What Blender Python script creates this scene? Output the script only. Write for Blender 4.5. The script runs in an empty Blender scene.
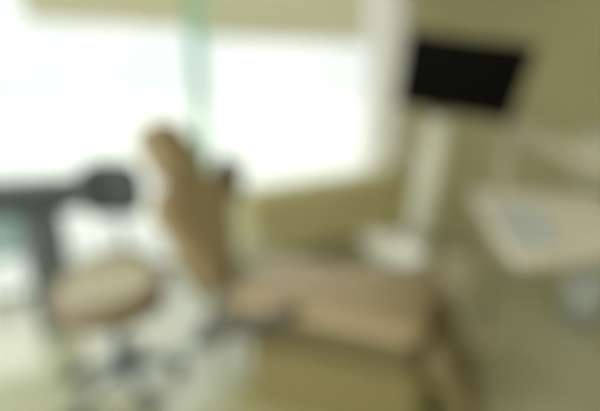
import bpy, bmesh, math, random
from mathutils import Vector, Matrix
random.seed(7)
S = bpy.context.scene
C = S.collection
R = math.radians

# ------------------------------------------------------------------ camera
cam_d = bpy.data.cameras.new('camera')
cam = bpy.data.objects.new('camera', cam_d); C.objects.link(cam)
cam.location = (0, 0, 1.5)
cam.rotation_euler = (R(90 - 17), 0, 0)
cam_d.sensor_width = 36
cam_d.lens = 36 * 430 / 600
cam_d.clip_start = 0.02
cam_d.dof.use_dof = True                 # the photographer focused close to the lens: the whole room is out of focus
cam_d.dof.focus_distance = 0.30
cam_d.dof.aperture_fstop = 0.93
S.camera = cam

# ------------------------------------------------------------------ sky
def nn(t, kind, **kw):
    n = t.nodes.new(kind)
    for k, v in kw.items(): setattr(n, k, v)
    return n
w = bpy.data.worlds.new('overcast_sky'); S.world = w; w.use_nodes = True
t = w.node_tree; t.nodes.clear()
tc = nn(t, 'ShaderNodeTexCoord'); sep = nn(t, 'ShaderNodeSeparateXYZ')
t.links.new(tc.outputs['Generated'], sep.inputs[0])
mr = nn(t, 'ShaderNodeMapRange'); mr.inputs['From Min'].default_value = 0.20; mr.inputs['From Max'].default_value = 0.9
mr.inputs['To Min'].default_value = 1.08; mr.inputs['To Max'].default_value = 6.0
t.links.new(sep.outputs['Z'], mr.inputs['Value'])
nz = nn(t, 'ShaderNodeTexNoise'); nz.inputs['Scale'].default_value = 5; nz.inputs['Detail'].default_value = 2
t.links.new(tc.outputs['Generated'], nz.inputs['Vector'])
cr = nn(t, 'ShaderNodeValToRGB')
cr.color_ramp.elements[0].position = 0.40; cr.color_ramp.elements[0].color = (0.90, 0.95, 0.93, 1)
cr.color_ramp.elements[1].position = 0.56; cr.color_ramp.elements[1].color = (1.0, 1.0, 0.98, 1)
t.links.new(nz.outputs['Fac'], cr.inputs['Fac'])
bg = nn(t, 'ShaderNodeBackground'); wo = nn(t, 'ShaderNodeOutputWorld')
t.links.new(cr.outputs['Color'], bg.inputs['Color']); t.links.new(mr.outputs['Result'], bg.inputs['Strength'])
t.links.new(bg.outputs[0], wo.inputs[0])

S.view_settings.view_transform = 'Standard'; S.view_settings.look = 'None'
S.view_settings.gamma = 1; S.view_settings.use_curve_mapping = False
S.view_settings.exposure = 0.12

# ------------------------------------------------------------------ materials
def lin(c):
    return tuple(((v / 255) / 12.92 if v / 255 <= .04045 else ((v / 255 + .055) / 1.055) ** 2.4) for v in c) + (1,)
def mat(name, rgb, rough=.5, metal=0., var=.06, scale=12., bump=0., coat=0., bscale=None, spec=.5):
    m = bpy.data.materials.new(name); m.use_nodes = True; t = m.node_tree
    b = t.nodes['Principled BSDF']; b.inputs['Roughness'].default_value = rough; b.inputs['Metallic'].default_value = metal
    b.inputs['Coat Weight'].default_value = coat; b.inputs['Specular IOR Level'].default_value = spec
    tc = nn(t, 'ShaderNodeTexCoord'); nz = nn(t, 'ShaderNodeTexNoise')
    nz.inputs['Scale'].default_value = scale; nz.inputs['Detail'].default_value = 4
    t.links.new(tc.outputs['Object'], nz.inputs['Vector'])
    cr = nn(t, 'ShaderNodeValToRGB'); c = lin(rgb)
    cr.color_ramp.elements[0].position = .3; cr.color_ramp.elements[1].position = .7
    cr.color_ramp.elements[0].color = tuple(v * (1 - var) for v in c[:3]) + (1,)
    cr.color_ramp.elements[1].color = tuple(min(1, v * (1 + var)) for v in c[:3]) + (1,)
    t.links.new(nz.outputs['Fac'], cr.inputs['Fac']); t.links.new(cr.outputs['Color'], b.inputs['Base Color'])
    if bump:
        n2 = nn(t, 'ShaderNodeTexNoise'); n2.inputs['Scale'].default_value = bscale or scale * 8
        t.links.new(tc.outputs['Object'], n2.inputs['Vector'])
        bp = nn(t, 'ShaderNodeBump'); bp.inputs['Strength'].default_value = bump; bp.inputs['Distance'].default_value = .002
        t.links.new(n2.outputs['Fac'], bp.inputs['Height']); t.links.new(bp.outputs[0], b.inputs['Normal'])
    return m
def translucent(name, rgb, amt):
    m = mat(name, rgb, .6); t = m.node_tree; b = t.nodes['Principled BSDF']; o = t.nodes['Material Output']
    tr = nn(t, 'ShaderNodeBsdfTranslucent'); tr.inputs['Color'].default_value = lin(rgb)
    mx = nn(t, 'ShaderNodeMixShader'); mx.inputs[0].default_value = amt
    t.links.new(b.outputs[0], mx.inputs[1]); t.links.new(tr.outputs[0], mx.inputs[2]); t.links.new(mx.outputs[0], o.inputs[0])
    return m
def glass(name, tint=(1, 1, 1, 1)):
    m = bpy.data.materials.new(name); m.use_nodes = True; t = m.node_tree; o = t.nodes['Material Output']
    t.nodes.remove(t.nodes['Principled BSDF'])
    tr = nn(t, 'ShaderNodeBsdfTransparent'); tr.inputs[0].default_value = tint
    gl = nn(t, 'ShaderNodeBsdfGlossy'); gl.inputs['Roughness'].default_value = .02
    fr = nn(t, 'ShaderNodeFresnel'); fr.inputs[0].default_value = 1.45
    mx = nn(t, 'ShaderNodeMixShader')
    t.links.new(fr.outputs[0], mx.inputs[0]); t.links.new(tr.outputs[0], mx.inputs[1]); t.links.new(gl.outputs[0], mx.inputs[2])
    t.links.new(mx.outputs[0], o.inputs[0]); return m
def emit(name, rgb, s):
    m = bpy.data.materials.new(name); m.use_nodes = True; b = m.node_tree.nodes['Principled BSDF']
    b.inputs['Base Color'].default_value = lin(rgb); b.inputs['Emission Color'].default_value = lin(rgb); b.inputs['Emission Strength'].default_value = s
    return m
M = dict(
    floor=mat('floor_vinyl', (168, 170, 140), .12, var=.05, scale=3, bump=.03, spec=.8),
    wall=mat('wall_paint', (186, 179, 138), .7, var=.03, scale=2, bump=.1, bscale=120),
    ceil=mat('ceiling_paint', (214, 210, 190), .8, var=.02),
    skirt=mat('skirting_paint', (190, 182, 145), .5),
    alu=mat('window_aluminium', (205, 208, 200), .4, .3),
    glass=glass('window_glass', (.97, .985, .975, 1)),
    fin=translucent('green_glass_edge', (205, 244, 226), .75),
    blind=translucent('blind_fabric', (240, 238, 218), .75),
    curtain=translucent('curtain_fabric', (252, 250, 242), .85),
    terrace=mat('terrace_concrete', (140, 141, 136), .8, var=.08, scale=1.5),
    cab=mat('cabinet_laminate', (226, 217, 168), .45, var=.05, scale=4),
    cabtop=mat('cabinet_worktop', (206, 198, 142), .9),
    darkgap=mat('dark_handle', (96, 92, 66), .5),
    desk=mat('desk_charcoal', (52, 64, 60), .65, var=.08),
    deskleg=mat('desk_leg_grey', (84, 92, 88), .45, var=.06),
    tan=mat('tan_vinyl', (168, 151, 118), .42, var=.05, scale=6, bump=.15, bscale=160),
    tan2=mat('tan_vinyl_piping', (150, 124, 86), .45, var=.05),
    tanshaded=mat('tan_vinyl_shaded', (120, 108, 74), .45, var=.05, scale=6),  # darker copy of the tan vinyl: shade on the legrest put into the colour
    shell=mat('seat_shell', (108, 100, 64), .45),
    stoolrim=mat('stool_rim_vinyl', (128, 113, 88), .45, var=.05),
    stooltop=mat('stool_vinyl_lit', (176, 170, 142), .45, var=.05, bump=.1, bscale=160),  # paler than the rim: window light on the seat top, put into the colour
    pad=mat('dark_teal_vinyl', (58, 70, 66), .45, var=.08),
    steel=mat('brushed_steel', (150, 160, 165), .3, .8, var=.05),
    base=mat('stool_base_grey', (104, 112, 112), .35, .5, var=.05),
    grey=mat('dark_grey_plastic', (84, 86, 80), .4),
    caster=mat('caster_rubber', (64, 66, 60), .5),
    housing=mat('olive_housing', (132, 123, 78), .4, var=.04, scale=3),
    plate=mat('base_plate_paint', (150, 142, 92), .4, var=.04),
    unit=mat('unit_white_plastic', (222, 226, 208), .3, var=.03),
    bowl=mat('white_ceramic', (242, 244, 232), .12, var=.02, coat=.5),
    traym=mat('tray_beige', (216, 212, 198), .35, var=.03),
    arm=mat('arm_beige', (198, 191, 164), .35, var=.03),
    paper=mat('tray_paper', (186, 196, 196), .8, var=.03, scale=40),
    screen=mat('screen_black', (10, 9, 7), .5, var=.02, spec=.08),
    bezel=mat('bezel_black', (12, 11, 9), .6, spec=.08),
    disp=mat('dispenser_white', (226, 228, 214), .35),
    bin=mat('bin_pale_blue', (186, 194, 188), .4),
    frost=translucent('frosted_panel', (206, 222, 222), .7),
    lamp=emit('fill_lamp_diffuser', (255, 249, 236), 6.5),  # glow of the added fill lamps
)

# ------------------------------------------------------------------ geometry helpers
def link(name, bm, m, parent=None, smooth=False, bevel=0., seg=2):
    me = bpy.data.meshes.new(name); bmesh.ops.recalc_face_normals(bm, faces=bm.faces[:]); bm.to_mesh(me); bm.free()
    me.materials.append(m)
    o = bpy.data.objects.new(name, me); C.objects.link(o)
    if smooth:
        for p in me.polygons: p.use_smooth = True
    if bevel:
        b = o.modifiers.new('bevel', 'BEVEL'); b.width = bevel; b.segments = seg; b.limit_method = 'ANGLE'; b.angle_limit = R(35)
    if parent: o.parent = parent
    return o
def tag(o, label, cat, group=None):
    o['label'] = label; o['category'] = cat
    if group: o['group'] = group
    return o
def thing(name, label, cat, loc=(0, 0, 0), rz=0., group=None):
    o = bpy.data.objects.new(name, None); C.objects.link(o); o.empty_display_size = .1
    o.location = loc; o.rotation_euler = (0, 0, rz)
    return tag(o, label, cat, group)
def struct(o):
    o['kind'] = 'structure'; return o
def box(bm, c, s, rot=None):
    mx = Matrix.Translation(c) @ (rot.to_4x4() if rot else Matrix.Identity(4)) @ Matrix.Diagonal((s[0], s[1], s[2], 1))
    bmesh.ops.create_cube(bm, size=1, matrix=mx); return bm
def B(c, s, rot=None): return box(bmesh.new(), c, s, rot)
def lathe(prof, n=32, c=(0, 0, 0), bm=None, sx=1., sy=1.):
    bm = bm or bmesh.new(); rings = []
    for r, z in prof:
        if r < 1e-5: rings.append([bm.verts.new((c[0], c[1], c[2] + z))])
        else: rings.append([bm.verts.new((c[0] + sx * r * math.cos(2 * math.pi * k / n), c[1] + sy * r * math.sin(2 * math.pi * k / n), c[2] + z)) for k in range(n)])
    for a, b in zip(rings, rings[1:]):
        for k in range(n):
            k2 = (k + 1) % n
            if len(a) == 1 and len(b) == 1: continue
            if len(a) == 1: bm.faces.new((a[0], b[k2], b[k]))
            elif len(b) == 1: bm.faces.new((a[k], a[k2], b[0]))
            else: bm.faces.new((a[k], a[k2], b[k2], b[k]))
    return bm
def tube(pts, r, n=12, bm=None, taper=None):
    bm = bm or bmesh.new(); pts = [Vector(p) for p in pts]; rings = []
    for i, p in enumerate(pts):
        d = (pts[min(i + 1, len(pts) - 1)] - pts[max(i - 1, 0)]).normalized()
        a = d.orthogonal().normalized() if i == 0 else (rings_a - d * rings_a.dot(d)).normalized()
        rings_a = a; b = d.cross(a)
        rr = r if taper is None else taper[i]
        rings.append([bm.verts.new(p + rr * (math.cos(2 * math.pi * k / n) * a + math.sin(2 * math.pi * k / n) * b)) for k in range(n)])
    for a, b in zip(rings, rings[1:]):
        for k in range(n): bm.faces.new((a[k], a[(k + 1) % n], b[(k + 1) % n], b[k]))
    bm.faces.new(rings[0][::-1]); bm.faces.new(rings[-1]); return bm
def curve(pts, k=8):
    pts = [Vector(p) for p in pts]; out = []
    q = [pts[0]] + pts + [pts[-1]]
    for i in range(1, len(q) - 2):
        for j in range(k):
            u = j / k; a, b, c, d = q[i - 1:i + 3]
            out.append(.5 * ((2 * b) + (c - a) * u + (2 * a - 5 * b + 4 * c - d) * u * u + (3 * b - a - 3 * c + d) * u ** 3))
    return out + [pts[-1]]
def pad(outline, th, mx, puff=.6):
    """cushion: outline in local (a,b), thickness along local c with rounded edge, placed by matrix mx"""
    bm = bmesh.new(); n = len(outline); cx = sum(p[0] for p in outline) / n; cy = sum(p[1] for p in outline) / n
    levels = [(.90, 0.), (.97, .10), (1.0, .32), (1.0, .68), (.96, .90), (.86, 1.0), (.55, 1.06), (.2, 1.09)]
    rings = [[bm.verts.new(mx @ Vector((cx + (x - cx) * s, cy + (y - cy) * s, h * th))) for x, y in outline] for s, h in levels]
    for a, b in zip(rings, rings[1:]):
        for k in range(n): bm.faces.new((a[k], a[(k + 1) % n], b[(k + 1) % n], b[k]))
    bm.faces.new(rings[0][::-1]); bm.faces.new(rings[-1]); return bm
def rrect(x0, x1, w0, w1, r, k=5):
    """rounded outline from x0 (half width w0) to x1 (half width w1)"""
    cs = [((x1 - r, w1 - r), 0), ((x0 + r, w0 - r), 90), ((x0 + r, -w0 + r), 180), ((x1 - r, -w1 + r), 270)]
    return [(c[0] + r * math.cos(R(a + 90 * j / k)), c[1] + r * math.sin(R(a + 90 * j / k))) for c, a in cs for j in range(k + 1)]
def frame(o, ax, ay, az):
    m = Matrix((Vector(ax).normalized(), Vector(ay).normalized(), Vector(az).normalized())).transposed().to_4x4()
    return Matrix.Translation(o) @ m

# ------------------------------------------------------------------ the room
W0 = Vector((-1.673, 2.85, 0)); WA = R(31.8)
UX = Vector((math.cos(WA), math.sin(WA), 0)); UN = Vector((math.sin(WA), -math.cos(WA), 0))   # along the window wall / into the room
def wp(s, off, z=0.): return W0 + UX * s + UN * off + Vector((0, 0, z))
SC, SL, CEIL = 3.15, -1.6, 2.70
def wobj(o, s=0., off=0., z=0.): o.location = wp(s, off, z); o.rotation_euler = (0, 0, WA); return o
# local frame of everything on the window wall: X along the wall, -Y into the room
def slab(pts, z0, z1):
    bm = bmesh.new(); lo = [bm.verts.new((p[0], p[1], z0)) for p in pts]; hi = [bm.verts.new((p[0], p[1], z1)) for p in pts]
    bm.faces.new(lo[::-1]); bm.faces.new(hi)
    for i in range(len(pts)):
        j = (i + 1) % len(pts); bm.faces.new((lo[i], lo[j], hi[j], hi[i]))
    return bm
corner = wp(SC, 0); far_r = corner + UN * 5.2
room = [wp(SL, -.12), wp(SC + .12, -.12), wp(SC + .12, 5.2), wp(SL, 5.2)]
struct(link('floor', slab(room, -.1, 0), M['floor']))
struct(link('ceiling', slab(room, CEIL, CEIL + .1), M['ceil']))
struct(link('wall_right', slab([wp(SC, -.12), wp(SC + .12, -.12), wp(SC + .12, 5.2), wp(SC, 5.2)], 0, CEIL), M['wall']))
struct(link('baseboard_right', slab([wp(SC - .015, 0), wp(SC, 0), wp(SC, 5.2), wp(SC - .015, 5.2)], 0, .09), M['skirt'], bevel=.004))
struct(link('wall_rear', slab([wp(SL, 5.2), wp(SC + .12, 5.2), wp(SC + .12, 5.32), wp(SL, 5.32)], 0, CEIL), M['wall']))
struct(link('wall_back', slab([wp(SL, 0), wp(SC, 0), wp(SC, -.12), wp(SL, -.12)], 2.42, CEIL), M['wall']))
struct(link('terrace_ground', slab([wp(-14, -.12), wp(-14, -22), wp(16, -22), wp(16, -.12)], -.12, -.04), M['terrace']))
win = struct(wobj(link('window_1', B(((SL + SC) / 2, .06, .03), (SC - SL, .10, .06)), M['alu'], bevel=.004)))
FIN = 1.05
link('window_head', B(((SL + SC) / 2, .06, 2.39), (SC - SL, .10, .06)), M['alu'], win, bevel=.004)
for x in (SL + .03, SC - .03):
    link('window_jamb', B((x, .06, 1.21), (.06, .10, 2.3)), M['alu'], win, bevel=.004)
for a, b in ((SL + .06, FIN - .012), (FIN + .012, SC - .06)):
    link('pane', B(((a + b) / 2, .06, 1.21), (b - a, .012, 2.3)), M['glass'], win)
link('glass_fin', B((FIN, -.02, 1.35), (.06, .12, 2.69)), M['fin'], win, bevel=.006)
# skirting of the right wall done; blinds over the top of the window
for k, (a, b, lab) in enumerate(((0.0, FIN - .045, 'olive roller blind left of the green glass edge, half lowered over the window'),
                                 (FIN + .045, 2.66, 'olive roller blind right of the green glass edge, above the low cabinet'))):
    bl = wobj(thing('roller_blind', lab, 'blind', group='roller blinds over the window'))
    bl.location = wp((a + b) / 2, .05, 0)
    L = b - a
    link('blind_fabric', B((0, 0, 2.195 - .025 * k), (L, .004, .72 + .05 * k)), M['blind'], bl)
    link('blind_roller', tube([(-L / 2, 0, 2.56), (L / 2, 0, 2.56)], .03), M['blind'], bl, True)
    link('bottom_bar', B((0, 0, 1.835 - .05 * k), (L, .018, .026)), M['blind'], bl, bevel=.004)
# curtain
cu = bmesh.new(); N = 60; x0, x1 = 2.68, 3.12; rows = []
for z in (.60, 1.3, 2.0, 2.62):
    rows.append([cu.verts.new((x0 + (x1 - x0) * i / N - (x0 + x1) / 2, .028 * math.sin(i * 2 * math.pi / 8.5) * (1.1 - .15 * z), z)) for i in range(N + 1)])
for a, b in zip(rows, rows[1:]):
    for i in range(N): cu.faces.new((a[i], a[i + 1], b[i + 1], b[i]))
ct = wobj(thing('curtain', 'pale cream curtain gathered in the corner right of the window', 'curtain'), (x0 + x1) / 2, .10)
co = link('curtain_fabric', cu, M['curtain'], ct, True)
link('curtain_rail', tube([(-.24, 0, 2.64), (.24, 0, 2.64)], .012), M['alu'], ct, True)

# ------------------------------------------------------------------ low cabinet under the window
cl, cr_ = 1.25, 3.12; ch, cd = .56, .40
cb = wobj(thing('low_cabinet', 'low olive cabinet standing against the window behind the dental chair', 'cabinet'), (cl + cr_) / 2, .07)
cb.location = wp((cl + cr_) / 2, .06 + cd / 2); L = cr_ - cl
link('body', B((0, 0, .30), (L, cd, .48)), M['cab'], cb, bevel=.004)
link('plinth', B((0, .02, .03), (L - .06, cd - .08, .06)), M['darkgap'], cb)
link('worktop', B((0, -.005, .555), (L + .02, cd + .03, .03)), M['cabtop'], cb, bevel=.005)
for i in range(3):
    dw = L / 3; xx = -L / 2 + dw * (i + .5)
    d = link('door', B((xx, -cd / 2 - .009, .30), (dw - .008, .018, .46)), M['cab'], cb, bevel=.003)
    link('handle', tube(curve([(xx - .06, -cd / 2 - .018, .47), (xx - .06, -cd / 2 - .045, .47), (xx + .06, -cd / 2 - .045, .47), (xx + .06, -cd / 2 - .018, .47)], 3), .006), M['steel'], d, True)

# ------------------------------------------------------------------ charcoal desk at the left
dk = thing('desk', 'charcoal desk with a grey panel leg by the window at the left edge', 'desk', (-1.65, 2.36, 0), R(13))
link('desktop', B((-.02, 0, .885), (.84, .34, .035)), M['desk'], dk, bevel=.006)
link('apron', B((-.03, -.01, .815), (.78, .30, .105)), M['desk'], dk, bevel=.004)
link('panel_leg', B((.14, -.01, .3815), (.17, .24, .763)), M['deskleg'], dk, bevel=.02)
link('panel_leg', B((-.40, -.01, .3815), (.04, .24, .763)), M['deskleg'], dk, bevel=.012)
link('back_panel', B((-.17, .09, .60), (.41, .012, .36)), M['frost'], dk, bevel=.004)

# ------------------------------------------------------------------ operator's stool
def seat_shape(prof):                    # round seat, its rim rising towards the back
    bm = lathe(prof, 48)
    for v in bm.verts:
        if v.co.z > .5: v.co.z += .075 * max(0, v.co.y / .25) ** 2
    return bm
st = thing('operator_stool', 'round tan stool with dark backrest pad on casters, left of the dental chair', 'stool', (-.88, 1.80, 0), R(8))
link('seat', seat_shape([(0, .43), (.19, .43), (.24, .46), (.254, .53), (.246, .575), (.228, .594), (.208, .587)]), M['stoolrim'], st, True)
link('seat_top', seat_shape([(.212, .578), (.203, .587), (.13, .567), (.05, .558), (0, .556)]), M['stooltop'], st, True)
link('seat_plate', lathe([(0, .405), (.12, .405), (.12, .43), (0, .43)], 24), M['steel'], st)
link('gas_lift', lathe([(0, .13), (.034, .13), (.034, .31), (.02, .315), (.02, .405), (0, .405)], 20), M['steel'], st, True)
link('hub', lathe([(0, .085), (.05, .085), (.055, .10), (.045, .15), (0, .155)], 20), M['base'], st, True)
for k in range(5):
    a = R(72 * k + 20); d = Vector((math.cos(a), math.sin(a), 0))
    lg = link('leg', tube([d * .03 + Vector((0, 0, .12)), d * .15 + Vector((0, 0, .105)), d * .275 + Vector((0, 0, .075))], .02, taper=[.028, .022, .015]), M['base'], st, True)
    q = d * .275; tdir = Vector((-d.y, d.x, 0)); cs = bmesh.new()
    for sgn in (-1, 1):
        tube([q + tdir * sgn * .008 + Vector((0, 0, .034)), q + tdir * sgn * .034 + Vector((0, 0, .034))], .034, 18, cs)
    tube([q + Vector((0, 0, .03)), q + Vector((0, 0, .075))], .008, 10, cs)
    link('caster', cs, M['caster'], st)
link('back_support', tube(curve([(0, .08, .417), (0, .25, .417), (0, .285, .54), (0, .275, .76), (0, .262, .93)]), .014), M['grey'], st, True)
bp = bmesh.new(); n = 20; vs = []
for i in range(n + 1):
    th = -.5 + i / n; ang = th * 1.2; col = []
    hh = .15 * (1 - (abs(2 * th)) ** 5 * .45)
    for (dr, dz) in ((-.028, -.8), (-.036, 0), (-.028, .8), (-.005, 1), (.02, .85), (.024, 0), (.02, -.85), (-.005, -1)):
        r = .26 + dr; col.append(bp.verts.new((r * math.sin(ang), r * math.cos(ang) - .02, .965 + dz * hh)))
    vs.append(col)
for a, b in zip(vs, vs[1:]):
    for j in range(8): bp.faces.new((a[j], a[(j + 1) % 8], b[(j + 1) % 8], b[j]))
bp.faces.new(vs[0]); bp.faces.new(vs[-1][::-1])
o = link('backrest', bp, M['pad'], st, True); ss = o.modifiers.new('sub', 'SUBSURF'); ss.levels = ss.render_levels = 1

# ------------------------------------------------------------------ dental chair
ch = thing('dental_chair', 'tan dental chair with raised backrest and headrest in the middle of the room', 'dental chair', (.10, 1.76, 0), R(-20))
link('base_plate', B((.10, 0, .025), (.95, .50, .05)), M['plate'], ch, bevel=.02, seg=3)
link('pedestal', slab(rrect(-.30, .50, .21, .19, .08), .05, .36), M['housing'], ch, bevel=.015, seg=3)
link('lift_column', B((.05, 0, .40), (.42, .26, .12)), M['grey'], ch, bevel=.01)
link('seat_shell', slab(rrect(-.42, .46, .22, .23, .06), .40, .515), M['shell'], ch, bevel=.02, seg=3)
link('seat', pad(rrect(-.36, .48, .25, .26, .09), .085, Matrix.Translation((0, 0, .515))), M['tan'], ch, True)
la = R(62); lx = Vector((math.cos(la), 0, -math.sin(la))); lz = Vector((math.sin(la), 0, math.cos(la)))
link('legrest_shell', pad(rrect(.02, .40, .20, .16, .06), .04, frame(Vector((.47, 0, .50)) - lz * .04, lx, (0, 1, 0), lz)), M['housing'], ch, True)
link('legrest', pad(rrect(0, .42, .25, .19, .09), .075, frame((.47, 0, .50), lx, (0, 1, 0), lz)), M['tanshaded'], ch, True)
def rec(a): return Vector((-math.sin(R(a)), 0, math.cos(R(a)))), Vector((math.cos(R(a)), 0, math.sin(R(a))))
bx_, bz_ = rec(16)
bo = Vector((-.55, 0, .43))
link('backrest_shell', pad(rrect(.03, .54, .13, .19, .08), .05, frame(bo - bz_ * .055, bx_, (0, -1, 0), bz_)), M['housing'], ch, True)
link('backrest', pad(rrect(0, .61, .13, .29, .11), .09, frame(bo, bx_, (0, -1, 0), bz_)), M['tan'], ch, True)
hx, hz = rec(34); hb = bo + bx_ * .57
for s in (-1, 1):
    link('headrest_bar', tube([hb + Vector((0, s * .04, 0)), hb + hx * .14 + Vector((0, s * .04, 0)) + hz * .02], .009), M['steel'], ch, True)
link('headrest', pad(rrect(.02, .32, .165, .145, .09), .11, frame(hb, hx, (0, -1, 0), hz)), M['tan'], ch, True)
for s in (-1, 1):
    y = s * .275
    link('link_arm', tube([(-.50, y, .34), (-.26, y, .48), (-.02, y, .605)], .03, 14, taper=[.034, .032, .026]), M['grey'], ch, True)
    link('link_axle', tube([(-.49, y, .37), (-.49, s * .10, .45)], .02), M['grey'], ch, True)
ar = link('armrest', tube(curve([(-.44, .28, .42), (-.50, .30, .51), (-.49, .30, .58), (-.40, .30, .60)], 6), .034), M['unit'], ch, True)

# ------------------------------------------------------------------ unit tower with monitor, bowl
ut = thing('dental_unit', 'pale dental unit with upright column behind the dental chair, carrying the bowl', 'dental unit', (.66, 2.22, 0), R(-20))
link('cabinet_body', slab(rrect(-.20, .28, .13, .13, .04), .0, .52), M['arm'], ut, bevel=.015, seg=3)
link('column', tube([(-.02, 0, .52), (.02, 0, 1.0), (.042, 0, 1.29)], .06, 24, taper=[.076, .070, .062]), M['unit'], ut, True)
link('bowl_bracket', B((-.10, -.12, .54), (.22, .26, .04)), M['unit'], ut, bevel=.015)
link('cuspidor_bowl', lathe([(0, .015), (.05, .0), (.11, .02), (.15, .06), (.165, .085), (.158, .088), (.14, .066), (.10, .035), (.03, .02), (0, .018)], 40, (0, 0, 0), None, 1.4, .7), M['bowl'], ut, True)
ut.children[-1].location = (-.13, -.19, .562); ut.children[-1].rotation_euler = (0, 0, R(-46))
mo = thing('monitor', 'black flat screen monitor tilted on top of the pale column', 'monitor', (.75, 2.10, 1.405))
mrot = Matrix.Rotation(R(-20), 3, 'Z') @ Matrix.Rotation(R(20.8), 3, 'X') @ Matrix.Rotation(R(8.6), 3, 'Y')
def mv(v): return mrot @ Vector(v) + Vector((0, 0, .072))
def mbox(c, s): return B(mv(c), s, mrot)
link('housing', mbox((0, .02, 0), (.555, .04, .365)), M['bezel'], mo, bevel=.012, seg=3)
link('screen', mbox((0, -.003, .005), (.52, .006, .325)), M['screen'], mo)
link('mount', tube(curve([(-.05, .135, -.115), (-.05, .14, -.02), (-.045, .125, .05), mv((-.02, .035, 0))], 4), .020), M['bezel'], mo, True)

# assistant's console behind the backrest
ac = thing('instrument_holder', 'dark grey instrument holder on a thin post behind the chair backrest', 'instrument holder', (-.40, 2.36, 0))
link('foot', lathe([(0, 0), (.13, 0), (.13, .02), (.03, .04), (0, .04)], 28), M['grey'], ac)
link('post', tube([(0, 0, .03), (0, 0, .90)], .016), M['steel'], ac, True)
link('holder', B((0, 0, .95), (.16, .10, .19)), M['grey'], ac, bevel=.02, seg=3)
for i in range(2):
    link('socket', tube([(-.03 + .06 * i, -.03, 1.02), (-.03 + .06 * i, -.05, 1.08)], .014), M['grey'], ac, True)

# ------------------------------------------------------------------ delivery tray on its arm
tr = thing('delivery_tray', 'beige instrument tray table on a jointed arm over the foot of the dental chair', 'tray table')
TZ = 1.06
ta, tb, tcn, td = Vector((.68, 1.64, 0)), Vector((.55, 1.00, 0)), Vector((.90, 1.08, 0)), Vector((1.12, 1.52, 0))
def inset(pts, d):
    c = sum(pts, Vector()) / len(pts); return [p + (c - p) * d for p in pts]
tp = [ta, tb, tcn, td]
link('tray_body', slab(tp, TZ - .045, TZ - .012), M['traym'], tr, bevel=.012, seg=3)
rim = bmesh.new()
for i in range(4):
    a, b = tp[i], tp[(i + 1) % 4]; ia, ib = inset(tp, .05)[i], inset(tp, .05)[(i + 1) % 4]
    vs = [rim.verts.new((p.x, p.y, z)) for z in (TZ - .013, TZ + .004) for p in (a, b, ib, ia)]
    for f in ((0, 1, 2, 3), (4, 5, 6, 7), (0, 1, 5, 4), (2, 3, 7, 6), (1, 2, 6, 5), (0, 3, 7, 4)): rim.faces.new([vs[j] for j in f])
link('tray_rim', rim, M['traym'], tr)
link('arm_knuckle', lathe([(0, 0), (.05, 0), (.05, .09), (0, .09)], 24, (1.00, 1.34, TZ - .135)), M['arm'], tr, bevel=.008)
link('lower_arm', tube([(1.00, 1.34, TZ - .09), (1.36, 1.62, TZ - .09), (1.40, 1.66, TZ - .09)], .04), M['arm'], tr, True)
link('upper_arm', tube([(1.40, 1.66, TZ - .005), (1.07, 2.20, TZ + .18)], .045), M['arm'], tr, True)
link('elbow', lathe([(0, 0), (.06, 0), (.06, .16), (0, .16)], 24, (1.40, 1.66, TZ - .13)), M['arm'], tr, bevel=.01)
link('post', tube([(1.07, 2.20, .03), (1.07, 2.20, TZ + .22)], .03), M['arm'], tr, True)
link('post_foot', lathe([(0, 0), (.09, 0), (.09, .025), (.04, .05), (0, .05)], 28, (1.07, 2.20, 0)), M['arm'], tr)
pp = [Vector((.68, 1.47, 0)), Vector((.60, 1.08, 0)), Vector((.73, 1.10, 0)), Vector((.86, 1.48, 0))]
tag(link('tray_liner', slab(pp, TZ - .0115, TZ - .009), M['paper']), 'pale blue paper liner lying on the beige instrument tray', 'paper liner')

# ------------------------------------------------------------------ on and along the right wall
dp = wobj(thing('towel_dispenser', 'white paper towel dispenser on the right wall at the frame edge', 'dispenser'))
dp.location = wp(SC - .07, 1.98, .80)
link('case', B((0, 0, .16), (.13, .30, .32)), M['disp'], dp, bevel=.02, seg=3)
link('slot', B((-.03, 0, -.002), (.05, .18, .006)), M['darkgap'], dp)
bn = thing('waste_bin', 'small pale blue waste bin on the floor below the instrument tray', 'bin', (1.80, 2.42, 0))
link('bucket', lathe([(0, 0), (.10, 0), (.125, .30), (.118, .30), (.095, .02), (0, .02)], 32), M['bin'], bn, True)
link('rim', lathe([(.124, .295), (.132, .30), (.130, .312), (.118, .312), (.117, .297)], 32), M['bin'], bn, True)

# ------------------------------------------------------------------ added lamp panels, unseen, filling the room with light
for i, (x, y) in enumerate(((-1.1, .5), (1.75, 1.1), (-.2, -.9), (1.6, -.5))):
    lp = thing('fill_lamp', ['added square fill lamp panel out of frame, left of the viewer', 'added square fill lamp panel out of frame, nearest the right wall', 'added square fill lamp panel behind the viewer, left', 'added square fill lamp panel behind the viewer, right'][i], 'ceiling lamp', (x, y, CEIL), WA, 'added fill lamp panels')
    fr = bmesh.new()
    for sx, sy, lx_, ly_ in ((0, .29, .60, .02), (0, -.29, .60, .02), (.29, 0, .02, .56), (-.29, 0, .02, .56)): box(fr, (sx, sy, -.015), (lx_, ly_, .03))
    link('fill_lamp_frame', fr, M['alu'], lp); link('diffuser', B((0, 0, -.012), (.56, .56, .012)), M['lamp'], lp)
